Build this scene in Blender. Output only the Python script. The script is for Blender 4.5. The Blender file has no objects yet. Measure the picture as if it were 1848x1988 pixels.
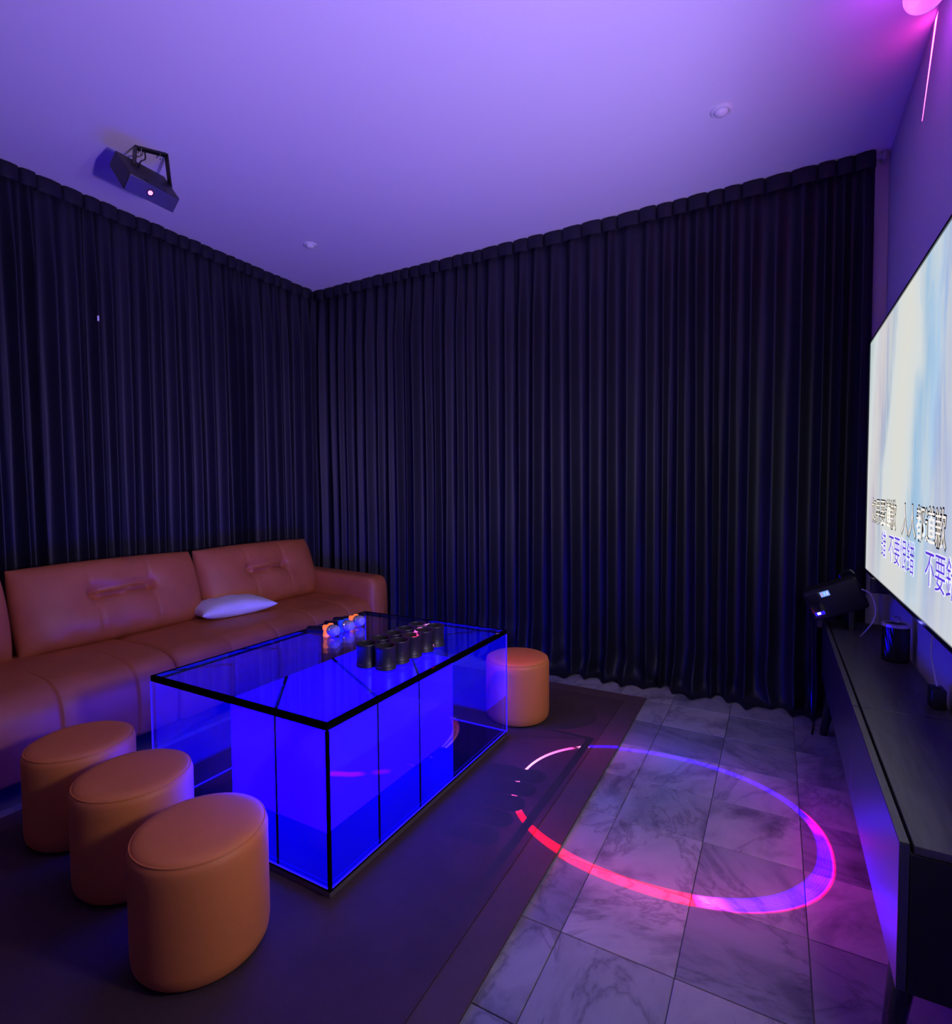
import bpy, bmesh, math, random
from mathutils import Vector, Matrix, Euler, noise
random.seed(7)
PI = math.pi
scn = bpy.context.scene
COL = scn.collection

# ------------------------------------------------------------------ camera
HC = 1.25
F_PX, YAW, PITCH, ROLL = 1051.16, 0.50743, -0.04177, -0.00733
cam_d = bpy.data.cameras.new('camera')
cam_d.sensor_fit = 'HORIZONTAL'; cam_d.sensor_width = 36.0
cam_d.lens = 36.0 * F_PX / 1848.0
cam_d.clip_start = 0.02
cam = bpy.data.objects.new('camera', cam_d); COL.objects.link(cam)
fw = Vector((-math.sin(YAW) * math.cos(PITCH), math.cos(YAW) * math.cos(PITCH), math.sin(PITCH)))
rt = Vector((math.cos(YAW), math.sin(YAW), 0)); up = rt.cross(fw)
rt2 = math.cos(ROLL) * rt + math.sin(ROLL) * up; up2 = -math.sin(ROLL) * rt + math.cos(ROLL) * up
M3 = Matrix((rt2, up2, -fw)).transposed()
cam.matrix_world = Matrix.Translation((0, 0, HC)) @ M3.to_4x4()
scn.camera = cam

# ------------------------------------------------------------------ world, exposure
w = bpy.data.worlds.new('world'); scn.world = w; w.use_nodes = True
w.node_tree.nodes['Background'].inputs[0].default_value = (0, 0, 0, 1)
w.node_tree.nodes['Background'].inputs[1].default_value = 0.0
vs = scn.view_settings
vs.view_transform = 'Standard'; vs.look = 'None'; vs.exposure = 0.0; vs.gamma = 1.0
vs.use_curve_mapping = False
scn.cycles.use_denoising = True
scn.cycles.max_bounces = 10; scn.cycles.transparent_max_bounces = 16
scn.cycles.sample_clamp_indirect = 6.0

# light levels
TV_GAIN = 1.0
BLOCK_GAIN = 18.0
WASH_POWER = 295.0         # added lavender fill for the ceiling, out of view beside the camera
WASH_COL = (0.46, 0.28, 1.0)
PARTY_POWER = 1.1
KEY_POWER = 8.5           # added white fill, out of view past the television
KEY_COL = (0.95, 0.84, 0.98)
LASER_POWER = 52000.0

# room extents
XL, XR, YB, YF, H = -3.66, 0.49, 3.60, -1.7, 2.99

# ------------------------------------------------------------------ node helpers
def new_mat(name):
    m = bpy.data.materials.new(name); m.use_nodes = True
    nt = m.node_tree
    return m, nt, nt.nodes['Principled BSDF']

def N(nt, t, **kw):
    n = nt.nodes.new(t)
    for k, v in kw.items(): setattr(n, k, v)
    return n

def setin(n, key, v):
    s = n.inputs[key]
    if hasattr(v, 'is_output'): n.id_data.links.new(v, s)
    else: s.default_value = v

def MA(nt, op, a, b=None, c=None, clamp=False):
    n = nt.nodes.new('ShaderNodeMath'); n.operation = op; n.use_clamp = clamp
    for i, v in enumerate((a, b, c)):
        if v is not None: setin(n, i, v)
    return n.outputs[0]

def ramp(nt, fac, stops, interp='LINEAR'):
    r = nt.nodes.new('ShaderNodeValToRGB'); cr = r.color_ramp; cr.interpolation = interp
    while len(cr.elements) > 1: cr.elements.remove(cr.elements[-1])
    cr.elements[0].position = stops[0][0]; cr.elements[0].color = (*stops[0][1], 1)
    for p, c in stops[1:]:
        e = cr.elements.new(p); e.color = (*c, 1)
    nt.links.new(fac, r.inputs[0]); return r.outputs[0]

def mixc(nt, f, a, b, mode='MIX'):
    n = nt.nodes.new('ShaderNodeMix'); n.data_type = 'RGBA'; n.blend_type = mode
    setin(n, 0, f)
    for i, v in ((6, a), (7, b)):
        if hasattr(v, 'is_output'): nt.links.new(v, n.inputs[i])
        else: n.inputs[i].default_value = (*v, 1) if len(v) == 3 else v
    return n.outputs[2]

def noise_tex(nt, scale, detail=4, vec=None, rough=0.55, dist=0.0):
    n = nt.nodes.new('ShaderNodeTexNoise')
    n.inputs['Scale'].default_value = scale; n.inputs['Detail'].default_value = detail
    n.inputs['Roughness'].default_value = rough; n.inputs['Distortion'].default_value = dist
    if vec is not None: nt.links.new(vec, n.inputs['Vector'])
    return n.outputs[0]

def objco(nt):
    return nt.nodes.new('ShaderNodeTexCoord').outputs['Object']

def bump(nt, bs, h, strength, dist=0.01):
    b = nt.nodes.new('ShaderNodeBump'); b.inputs['Strength'].default_value = strength
    b.inputs['Distance'].default_value = dist
    nt.links.new(h, b.inputs['Height']); nt.links.new(b.outputs[0], bs.inputs['Normal'])

def plain(name, col, rough=0.5, metal=0.0, spec=0.5, var=0.0, vscale=8, bscale=0, bstr=0.0, coat=0.0, sheen=0.0):
    m, nt, bs = new_mat(name)
    bs.inputs['Base Color'].default_value = (*col, 1)
    bs.inputs['Roughness'].default_value = rough; bs.inputs['Metallic'].default_value = metal
    bs.inputs['Specular IOR Level'].default_value = spec
    bs.inputs['Coat Weight'].default_value = coat
    bs.inputs['Sheen Weight'].default_value = sheen
    if var or bscale: co = objco(nt)
    if var:
        nz = noise_tex(nt, vscale, 5, co)
        c = ramp(nt, nz, [(0.3, tuple(x * (1 - var) for x in col)), (0.7, tuple(min(1, x * (1 + var)) for x in col))])
        nt.links.new(c, bs.inputs['Base Color'])
    if bscale:
        bump(nt, bs, noise_tex(nt, bscale, 3, co), bstr, 0.002)
    return m

def emit(name, col, strength):
    m, nt, bs = new_mat(name)
    bs.inputs['Base Color'].default_value = (*[min(1, c) for c in col], 1)
    bs.inputs['Roughness'].default_value = 0.4
    bs.inputs['Emission Color'].default_value = (*col, 1)
    bs.inputs['Emission Strength'].default_value = strength
    return m

# ------------------------------------------------------------------ mesh helpers
def me_from(name, verts, faces, mat=None, smooth=True, angle=35):
    me = bpy.data.meshes.new(name); me.from_pydata([tuple(v) for v in verts], [], faces); me.update()
    fin(me, mat, smooth, angle); return me

def fin(me, mat, smooth=True, angle=35):
    if smooth:
        for p in me.polygons: p.use_smooth = True
        me.set_sharp_from_angle(angle=math.radians(angle))
    if mat: me.materials.append(mat)

def bm_mesh(name, bm, mat=None, smooth=True, angle=35):
    bmesh.ops.recalc_face_normals(bm, faces=bm.faces)
    me = bpy.data.meshes.new(name); bm.to_mesh(me); bm.free(); fin(me, mat, smooth, angle); return me

def link(name, me, parent=None, loc=None, rot=None):
    o = bpy.data.objects.new(name, me); COL.objects.link(o)
    if parent is not None: o.parent = parent
    if loc is not None: o.location = loc
    if rot is not None: o.rotation_euler = rot
    return o

def tag(o, label, cat, group=None):
    o['label'] = label; o['category'] = cat
    if group: o['group'] = group
    return o

def thing(name, label, cat, loc=(0, 0, 0), rot=(0, 0, 0), group=None):
    o = bpy.data.objects.new(name, None); COL.objects.link(o)
    o.empty_display_size = 0.1; o.location = loc; o.rotation_euler = rot
    return tag(o, label, cat, group)

def struct(name, me, label, parent=None, loc=None):
    o = link(name, me, parent, loc)
    if parent is None:
        o['kind'] = 'structure'; o['label'] = label
        o['category'] = name.split('_')[0]
    return o

def copy_tree(o, parent=None):
    c = o.copy(); COL.objects.link(c); c.parent = parent
    for ch in [x for x in bpy.data.objects if x.parent == o]:
        copy_tree(ch, c)
    return c

def bbox(bm, x0, x1, y0, y1, z0, z1, bev=0.0, seg=2, mat4=None):
    r = bmesh.ops.create_cube(bm, size=1.0)
    vs_ = r['verts']
    S = Matrix.Translation(((x0 + x1) / 2, (y0 + y1) / 2, (z0 + z1) / 2)) @ Matrix.Diagonal((x1 - x0, y1 - y0, z1 - z0, 1))
    bmesh.ops.transform(bm, matrix=S, verts=vs_)
    if bev > 0:
        ed = list({e for v in vs_ for e in v.link_edges})
        rr = bmesh.ops.bevel(bm, geom=ed, offset=bev, segments=seg, affect='EDGES', profile=0.5)
        vs_ = list({v for f in rr['faces'] for v in f.verts} | {v for v in vs_ if v.is_valid})
        # collect the whole island
        st = list(vs_); seen = set(st)
        while st:
            v = st.pop()
            for e in v.link_edges:
                u = e.other_vert(v)
                if u not in seen: seen.add(u); st.append(u)
        vs_ = list(seen)
    if mat4 is not None: bmesh.ops.transform(bm, matrix=mat4, verts=vs_)
    return vs_

def box_me(name, mat, *ext, bev=0.0, seg=2, mat4=None):
    bm = bmesh.new(); bbox(bm, *ext, bev=bev, seg=seg, mat4=mat4); return bm_mesh(name, bm, mat, angle=20)

def lathe(bm, prof, n=40, cap0=True, cap1=True, mat4=None):
    rings = []
    for r, z in prof:
        rings.append([bm.verts.new((r * math.cos(2 * PI * k / n), r * math.sin(2 * PI * k / n), z)) for k in range(n)])
    for a, b in zip(rings, rings[1:]):
        for k in range(n):
            bm.faces.new((a[k], a[(k + 1) % n], b[(k + 1) % n], b[k]))
    if cap0: bm.faces.new(rings[0][::-1])
    if cap1: bm.faces.new(rings[-1])
    if mat4 is not None: bmesh.ops.transform(bm, matrix=mat4, verts=[v for r in rings for v in r])

def lathe_me(name, mat, prof, n=40, cap0=True, cap1=True, mat4=None, angle=35):
    bm = bmesh.new(); lathe(bm, prof, n, cap0, cap1, mat4); return bm_mesh(name, bm, mat, angle=angle)

def smooth_path(pts, sub=8):
    pts = [Vector(p) for p in pts]; out = []
    P = [pts[0]] + pts + [pts[-1]]
    for i in range(1, len(P) - 2):
        for k in range(sub):
            t = k / sub
            a, b, c, d = P[i - 1], P[i], P[i + 1], P[i + 2]
            out.append(0.5 * ((2 * b) + (-a + c) * t + (2 * a - 5 * b + 4 * c - d) * t * t + (-a + 3 * b - 3 * c + d) * t ** 3))
    out.append(pts[-1]); return out

def tube(bm, pts, r, n=8, cap=True):
    pts = [Vector(p) for p in pts]; rings = []
    prev = None
    for i, p in enumerate(pts):
        t = (pts[min(i + 1, len(pts) - 1)] - pts[max(i - 1, 0)]).normalized()
        if prev is None:
            a = t.orthogonal().normalized()
        else:
            a = (prev - t * prev.dot(t)).normalized()
        prev = a; b = t.cross(a)
        rr = r(i / (len(pts) - 1)) if callable(r) else r
        rings.append([bm.verts.new(p + rr * (math.cos(2 * PI * k / n) * a + math.sin(2 * PI * k / n) * b)) for k in range(n)])
    for x, y in zip(rings, rings[1:]):
        for k in range(n): bm.faces.new((x[k], x[(k + 1) % n], y[(k + 1) % n], y[k]))
    if cap: bm.faces.new(rings[0][::-1]); bm.faces.new(rings[-1])

def tube_me(name, mat, pts, r, n=8, sub=8):
    bm = bmesh.new(); tube(bm, smooth_path(pts, sub), r, n); return bm_mesh(name, bm, mat)

def grid_me(name, mat, nu, nv, f, angle=60, wrap=False):
    V = [f(i / (nu - 1), j / (nv - 1)) for j in range(nv) for i in range(nu)]
    Fc = [(j * nu + i, j * nu + i + 1, (j + 1) * nu + i + 1, (j + 1) * nu + i) for j in range(nv - 1) for i in range(nu - 1)]
    return me_from(name, V, Fc, mat, True, angle)

# ------------------------------------------------------------------ materials
def leather():
    m, nt, bs = new_mat('tan_leather')
    co = objco(nt)
    c = ramp(nt, noise_tex(nt, 5, 5, co), [(0.3, (0.45, 0.132, 0.040)), (0.7, (0.56, 0.172, 0.052))])
    nt.links.new(c, bs.inputs['Base Color'])
    bs.inputs['Roughness'].default_value = 0.48; bs.inputs['Specular IOR Level'].default_value = 0.4
    v = N(nt, 'ShaderNodeTexVoronoi'); v.inputs['Scale'].default_value = 260; nt.links.new(co, v.inputs['Vector'])
    bump(nt, bs, v.outputs['Distance'], 0.12, 0.001)
    return m
LEATHER = leather()
STOOL_LEATHER = plain('orange_leatherette', (0.76, 0.235, 0.055), 0.5, spec=0.4, var=0.06, vscale=4, bscale=380, bstr=0.10)
THREAD = plain('dark_seam', (0.10, 0.025, 0.012), 0.8)
BLACK = plain('black_plastic', (0.012, 0.012, 0.014), 0.38)
BLACK_GLOSS = plain('gloss_black', (0.008, 0.008, 0.010), 0.12, coat=0.3)
SATIN = plain('satin_black_metal', (0.03, 0.03, 0.034), 0.42, metal=0.6, bscale=300, bstr=0.08)
WHITE_PL = plain('white_plastic', (0.75, 0.75, 0.74), 0.4)
CHROME = plain('chrome', (0.75, 0.75, 0.78), 0.18, metal=1.0)
def paint(name, col, rough=0.75):
    m, nt, bs = new_mat(name); co = objco(nt)
    c = ramp(nt, noise_tex(nt, 1.1, 4, co), [(0.3, tuple(x * 0.97 for x in col)), (0.7, col)])
    nt.links.new(c, bs.inputs['Base Color']); bs.inputs['Roughness'].default_value = rough
    bs.inputs['Specular IOR Level'].default_value = 0.25
    bump(nt, bs, noise_tex(nt, 90, 3, co), 0.05, 0.002); return m
CEIL_M = paint('ceiling_paint', (0.82, 0.81, 0.82))
WALL_M = paint('wall_paint', (0.62, 0.60, 0.64))
def curtain_mat():
    m, nt, bs = new_mat('navy_blackout_cloth'); co = objco(nt)
    c = ramp(nt, noise_tex(nt, 2.5, 4, co), [(0.3, (0.0075, 0.0075, 0.013)), (0.7, (0.011, 0.011, 0.019))])
    nt.links.new(c, bs.inputs['Base Color']); bs.inputs['Roughness'].default_value = 0.50
    bs.inputs['Specular IOR Level'].default_value = 0.40
    bs.inputs['Specular Tint'].default_value = (0.80, 0.80, 1.0, 1)
    bs.inputs['Sheen Weight'].default_value = 0.0; bs.inputs['Sheen Roughness'].default_value = 0.4
    wv = noise_tex(nt, 420, 2, co); bump(nt, bs, wv, 0.08, 0.001); return m
CURTAIN_M = curtain_mat()
def rug_mat(name, a, b):
    m, nt, bs = new_mat(name); co = objco(nt)
    c = ramp(nt, noise_tex(nt, 3.0, 6, co, 0.65), [(0.3, a), (0.7, b)])
    nt.links.new(c, bs.inputs['Base Color']); bs.inputs['Roughness'].default_value = 0.85
    bs.inputs['Specular IOR Level'].default_value = 0.12
    bump(nt, bs, noise_tex(nt, 420, 3, co), 0.6, 0.004); return m
RUG_M = rug_mat('brown_short_pile', (0.062, 0.036, 0.038), (0.088, 0.052, 0.054))
RUG_EDGE_M = rug_mat('brown_rug_border', (0.088, 0.052, 0.054), (0.110, 0.066, 0.066))
def marble():
    m, nt, bs = new_mat('grey_marble')
    co = objco(nt); inf = N(nt, 'ShaderNodeObjectInfo')
    off = N(nt, 'ShaderNodeCombineXYZ')
    r = inf.outputs['Random']
    setin(off, 0, MA(nt, 'MULTIPLY', r, 37.0)); setin(off, 1, MA(nt, 'MULTIPLY', r, 91.0)); setin(off, 2, MA(nt, 'MULTIPLY', r, 13.0))
    ad = N(nt, 'ShaderNodeVectorMath', operation='ADD'); nt.links.new(co, ad.inputs[0]); nt.links.new(off.outputs[0], ad.inputs[1])
    rot = N(nt, 'ShaderNodeVectorRotate'); rot.rotation_type = 'Z_AXIS'; nt.links.new(ad.outputs[0], rot.inputs['Vector'])
    setin(rot, 'Angle', MA(nt, 'MULTIPLY', r, 2.4))
    vec = N(nt, 'ShaderNodeMapping'); vec.inputs['Scale'].default_value = (1.0, 1.7, 1.0); nt.links.new(rot.outputs[0], vec.inputs[0])
    v = vec.outputs[0]
    n1 = noise_tex(nt, 2.0, 8, v, 0.60, 0.7)
    vein = MA(nt, 'ABSOLUTE', MA(nt, 'SUBTRACT', n1, 0.5))
    veinc = ramp(nt, vein, [(0.0, (0.52, 0.52, 0.56)), (0.008, (0.70, 0.70, 0.73)), (0.03, (0.90, 0.90, 0.91)), (1, (0.94, 0.93, 0.92))])
    cloud = ramp(nt, noise_tex(nt, 3.2, 8, v, 0.62, 0.4), [(0.34, (0.38, 0.39, 0.44)), (0.50, (0.78, 0.78, 0.79)), (0.7, (0.95, 0.94, 0.92))])
    c = mixc(nt, 1.0, veinc, cloud, 'MULTIPLY')
    tone = ramp(nt, r, [(0, (0.27, 0.27, 0.31)), (1, (0.49, 0.465, 0.46))])
    c = mixc(nt, 1.0, c, tone, 'MULTIPLY')
    nt.links.new(c, bs.inputs['Base Color']); bs.inputs['Roughness'].default_value = 0.32
    bs.inputs['Specular IOR Level'].default_value = 0.5
    bump(nt, bs, n1, 0.05, 0.003)
    return m
MARBLE = marble()
GROUT = plain('dark_grout', (0.10, 0.095, 0.10), 0.9, var=0.15)

# ------------------------------------------------------------------ setting
T = 0.15
struct('ceiling', box_me('ceiling', CEIL_M, XL - T, XR + T, YF - T, YB + T, H, H + T), 'flat white painted ceiling washed in lavender light')
struct('wall_left', box_me('wall_left', WALL_M, XL - T, XL, YF - T, YB + T, -0.1, H), 'painted wall behind the left curtains')
struct('wall_back', box_me('wall_back', WALL_M, XL, XR, YB, YB + T, -0.1, H), 'painted wall behind the back curtains')
struct('wall_right', box_me('wall_right', WALL_M, XR, XR + T, YF - T, YB + T, -0.1, H), 'plain painted wall behind the television')
struct('wall_front', box_me('wall_front', WALL_M, XL, XR, YF - T, YF, -0.1, H), 'painted wall behind the viewer')
floor = struct('floor', box_me('floor', GROUT, XL, XR, YF, YB, -0.1, -0.004), 'grey veined marble tile floor')
TP = 0.305; TX0, TY0 = -0.517, 1.405
tile_me = box_me('tile', MARBLE, 0.0013, TP - 0.0013, 0.0013, TP - 0.0013, -0.012, 0.0, bev=0.0012, seg=1)
RUG = dict(x0=-2.58, x1=-0.634, y0=-0.9, y1=3.235)
tiles = []
for i in range(-11, 4):
    for j in range(-8, 8):
        x, y = TX0 + i * TP, TY0 + j * TP
        if x < XL - 0.01 or y < -0.85 or x + 0.02 > XR or y + 0.02 > YB: continue
        if RUG['x0'] + 0.05 < x and x + TP < RUG['x1'] - 0.05 and y + TP < RUG['y1'] - 0.05: continue   # wholly under the rug
        if x < -2.95: continue                                    # wholly under the sofa
        t = link('tile', tile_me, floor, (x, y, random.uniform(-0.0006, 0.0004)))
        if x + TP > XR: t.scale.x = (XR - x) / TP
        if y + TP > YB: t.scale.y = (YB - y) / TP

# ------------------------------------------------------------------ rug
rug = thing('rug', 'large dark brown short-pile rug under the glowing table', 'rug', (-1.6, 1.2, 0), (0, 0, math.radians(-0.7) * -1))
def rug_part():
    x0, x1, y0, y1 = RUG['x0'] + 1.6, RUG['x1'] + 1.6, RUG['y0'] - 1.2, RUG['y1'] - 1.2
    b = 0.11
    link('pile_field', box_me('pile_field', RUG_M, x0 + b, x1 - b, y0 + b, y1 - b, 0.001, 0.010), rug)
    for e in ((x0, x0 + b, y0, y1), (x1 - b, x1, y0, y1), (x0 + b, x1 - b, y0, y0 + b), (x0 + b, x1 - b, y1 - b, y1)):
        link('border', box_me('border', RUG_EDGE_M, *e, 0.001, 0.0085, bev=0.002), rug)
rug_part()

# ------------------------------------------------------------------ curtains
def curtain(label, a, b, normal, seed, lam=0.128, amp=0.036, zt=H - 0.006, pool=0.10, end_flat=()):
    """a, b: points along the rail (x, y); normal: direction into the room."""
    a = Vector((*a, 0)); b = Vector((*b, 0)); L = (b - a).length; t = (b - a).normalized(); n = Vector((*normal, 0))
    root = thing('curtain', label, 'curtain', ((a + b) / 2), group='navy blackout curtains')
    o0 = (a + b) / 2
    rnd = random.Random(seed)
    # fold boundaries with jitter
    nf = int(round(L / lam)); ws = [lam * rnd.uniform(0.72, 1.32) for _ in range(nf)]
    k = L / sum(ws); edges = [0]
    for x in ws: edges.append(edges[-1] + x * k)
    amps = [amp * rnd.uniform(0.65, 1.25) for _ in range(nf)]
    drift = [rnd.uniform(-1, 1) for _ in range(nf + 1)]
    per = 18; cols = []
    for i in range(nf):
        for q in range(per): cols.append((i, q / per))
    cols.append((nf - 1, 1.0))
    rows = 74
    zs = []
    for j in range(rows):
        v = j / (rows - 1)
        zs.append(v)
    hb = 0.085                                     # header band height
    def pos(i, u, v):
        s_len = v * (zt + pool)                    # length of cloth down from the rail
        z = zt - s_len
        g = min(1.0, max(0.0, (s_len - 0.03) / 0.5))
        dr = 0.020 * (min(1, s_len / 2.4)) ** 1.3
        e0 = edges[i] + dr * drift[i] * (0 if i == 0 else 1); e1 = edges[i + 1] + dr * drift[i + 1] * (0 if i == nf - 1 else 1)
        s = e0 + (e1 - e0) * u
        A = amps[i] * (0.42 + 0.58 * g)
        prof = (0.5 - 0.5 * math.cos(2 * PI * u)) ** 0.95
        lean = 0.07 * math.sin(2 * PI * u) * (e1 - e0) * (0.4 + 0.6 * g)
        off = A * prof * 1.4
        nz = noise.noise(Vector((s * 2.2 + seed * 3.1, z * 0.9, seed)))
        off += 0.014 * nz * g
        low = max(0.0, 0.36 - z) / 0.36
        if low > 0:
            q = noise.noise(Vector((s * 7.0 + seed, z * 6.5, seed + 4.0))); q2 = noise.noise(Vector((s * 15.0, z * 11.0, seed + 9.0)))
            off += low ** 1.5 * (0.022 + 0.060 * q + 0.030 * q2)
            s += low * 0.030 * (min(s, L - s, 0.2) / 0.2) * noise.noise(Vector((s * 4.0, z * 5.0, seed + 20)))
        zz = z
        if z < 0.03:
            ex = 0.03 - z
            wob = noise.noise(Vector((s * 9.0, seed, 2.0)))
            off += ex * (0.62 + 0.6 * wob); zz = 0.006 + 0.024 * math.exp(-ex / 0.03) + max(0, 0.018 * noise.noise(Vector((s * 18, ex * 30, seed))))
        off = max(off, 0.002)
        p = a - o0 + t * (s + lean) + n * off; p.z = zz
        return p
    V = []; nu = len(cols)
    for v in zs:
        for (i, u) in cols: V.append(pos(i, u, v))
    Fc = [(j * nu + i, j * nu + i + 1, (j + 1) * nu + i + 1, (j + 1) * nu + i) for j in range(rows - 1) for i in range(nu - 1)]
    link('curtain_cloth', me_from('curtain_cloth', V, Fc, CURTAIN_M, True, 75), root)
    # header band: stitched overlapping pleats, one step per fold
    V = []; Fc = []
    for i in range(nf):
        e0, e1 = edges[i], edges[i + 1]
        base = len(V)
        for u, d in ((0.0, 0.030), (0.12, 0.048), (0.5, 0.056), (0.88, 0.050), (1.0, 0.034)):
            for z, k2 in ((zt + 0.001, 0.85), (zt - hb * 0.5, 1.0), (zt - hb, 0.92)):
                p = a - o0 + t * (e0 + (e1 - e0) * u) + n * (d * k2 + 0.004 * math.sin(i * 2.1)); p.z = z + 0.0015 * math.sin(i * 1.7 + u * 3)
                V.append(p)
        for q in range(4):
            for r_ in range(2):
                x = base + q * 3 + r_; Fc.append((x, x + 3, x + 4, x + 1))
    link('header_band', me_from('header_band', V, Fc, CURTAIN_M, True, 50), root)
    return root

cLf = curtain('navy blackout curtain panel left of the light slit behind the sofa', (-3.590, -1.2), (-3.590, 1.716), (1, 0), 3, lam=0.105, amp=0.042)
cLb = curtain('navy blackout curtain panel behind the sofa, reaching the room corner', (-3.590, 1.720), (-3.590, 3.488), (1, 0), 11, lam=0.095, amp=0.042)
cBl = curtain('navy blackout curtain panel from the room corner to the centre parting', (-3.645, 3.555), (-1.648, 3.555), (0, -1), 21, lam=0.100, amp=0.044, pool=0.02)
cBr = curtain('wide navy blackout curtain panel hanging beside the television wall', (-1.644, 3.555), (0.425, 3.555), (0, -1), 34, lam=0.108, amp=0.046)
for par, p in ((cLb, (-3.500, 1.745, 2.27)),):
    me = box_me('gap_light_dot', WHITE_PL, -0.004, 0.004, -0.005, 0.005, -0.016, 0.016, bev=0.002)  # small white box standing in for light showing at the curtain gap
    o = link('gap_light_dot', me, par, Vector(p) - par.location)
RAIL_M = plain('white_rail_metal', (0.45, 0.44, 0.46), 0.4, metal=0.3)
def rail(label, ext, endbox):
    r = thing('curtain_rail', label, 'curtain rail', ((ext[0] + ext[1]) / 2, (ext[2] + ext[3]) / 2, H - 0.03))
    l = r.location
    link('track', box_me('track', RAIL_M, ext[0] - l.x, ext[1] - l.x, ext[2] - l.y, ext[3] - l.y, -0.004, 0.026, bev=0.003), r)
    link('end_stop', box_me('end_stop', RAIL_M, *[v - c for v, c in zip(endbox[:4], (l.x, l.x, l.y, l.y))], -0.02, 0.024, bev=0.006), r)
rail('pale curtain rail along the back wall, its end showing by the television wall', (-3.5, 0.455, 3.556, 3.576), (0.452, 0.474, 3.540, 3.585))
rail('pale curtain rail along the left wall above the sofa', (-3.625, -3.605, -1.2, 3.4), (-3.63, -3.60, -1.22, -1.2))

# ------------------------------------------------------------------ ceiling domes
def dome(label, x, y):
    r = thing('ceiling_downlight', label, 'ceiling light', (x, y, H), group='small round ceiling lights')
    link('trim_ring', lathe_me('trim_ring', WHITE_PL, [(0.046, 0.0), (0.047, -0.006), (0.040, -0.011), (0.034, -0.010), (0.033, -0.002)], 36, False, False), r)
    link('lens_dome', lathe_me('lens_dome', WHITE_PL, [(0.034, -0.001)] + [(0.032 * math.cos(a), -0.006 - 0.022 * math.sin(a)) for a in [k * PI / 16 for k in range(8)]] + [(0.001, -0.028)], 30), r)
dome('small white unlit round light in the ceiling near the television wall', -0.250, 2.806)
dome('small white unlit round light in the ceiling near the room corner', -2.915, 2.854)

# ------------------------------------------------------------------ sofa
SX0, SXF = -3.46, -2.66
sofa = thing('sofa', 'long tan leather sofa with tufted back cushions along the left curtain', 'sofa', (-3.06, 1.6, 0))
SO = Vector((-3.06, 1.6, 0))
def seat_profile():
    pts = [(-3.44, 0.36), (-3.42, 0.405), (-3.36, 0.425), (-3.2, 0.432), (-3.0, 0.436), (-2.86, 0.432), (-2.77, 0.420), (-2.715, 0.398), (-2.682, 0.362), (-2.666, 0.315), (-2.660, 0.25), (-2.662, 0.18), (-2.668, 0.12), (-2.676, 0.075), (-2.70, 0.062)]
    return [Vector((p.x, p.y)) for p in smooth_path([(x, z, 0) for x, z in pts], 3)]
PROF = seat_profile()
def seat_module(y0, y1, seams):
    n = len(PROF)
    nor = []
    for i in range(n):
        tg = (PROF[min(i + 1, n - 1)] - PROF[max(i - 1, 0)]).normalized(); nor.append(Vector((-tg.y, tg.x)))
    ys = set()
    k = 0
    while y0 + k * 0.03 < y1: ys.add(round(y0 + k * 0.03, 4)); k += 1
    for s in seams + [y0, y1]:
        for d in (-0.02, -0.012, -0.006, -0.003, 0, 0.003, 0.006, 0.012, 0.02):
            if y0 <= s + d <= y1: ys.add(round(s + d, 4))
    ys = sorted(ys); V = []
    for y in ys:
        dz = 0.0
        for s in seams: dz -= 0.0065 * math.exp(-((y - s) / 0.005) ** 2) + 0.004 * math.exp(-((y - s) / 0.025) ** 2)
        e = min(y - y0, y1 - y); dz -= 0.022 * math.exp(-e / 0.012)
        puff = 0.006 * math.sin(PI * (y - y0) / (y1 - y0))
        for i, p in enumerate(PROF):
            k = i / (n - 1)
            front = 1.0 if p.x > -2.93 else max(0.0, 1 - (-2.93 - p.x) / 0.05)
            ds = dz if not seams else (-0.022 * math.exp(-e / 0.012) + (dz + 0.022 * math.exp(-e / 0.012)) * front)
            w = 0.0028 * noise.noise(Vector((p.x * 7, y * 5, p.y * 7)))
            q = p + nor[i] * (ds + (puff if p.x < -2.75 else 0) + w)
            V.append((q.x - SO.x, y - SO.y, q.y))
    Fc = [(j * n + i, j * n + i + 1, (j + 1) * n + i + 1, (j + 1) * n + i) for j in range(len(ys) - 1) for i in range(n - 1)]
    m0 = 0; Fc.append(tuple(range(n))[::-1]); Fc.append(tuple((len(ys) - 1) * n + i for i in range(n)))
    return me_from('seat', V, Fc, LEATHER, True, 50)
link('seat', seat_module(-0.60, 1.655, [0.49, 0.81, 1.13, 1.45]), sofa)
link('seat', seat_module(1.659, 3.19, [1.98, 2.30, 2.62, 2.94]), sofa)
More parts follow.
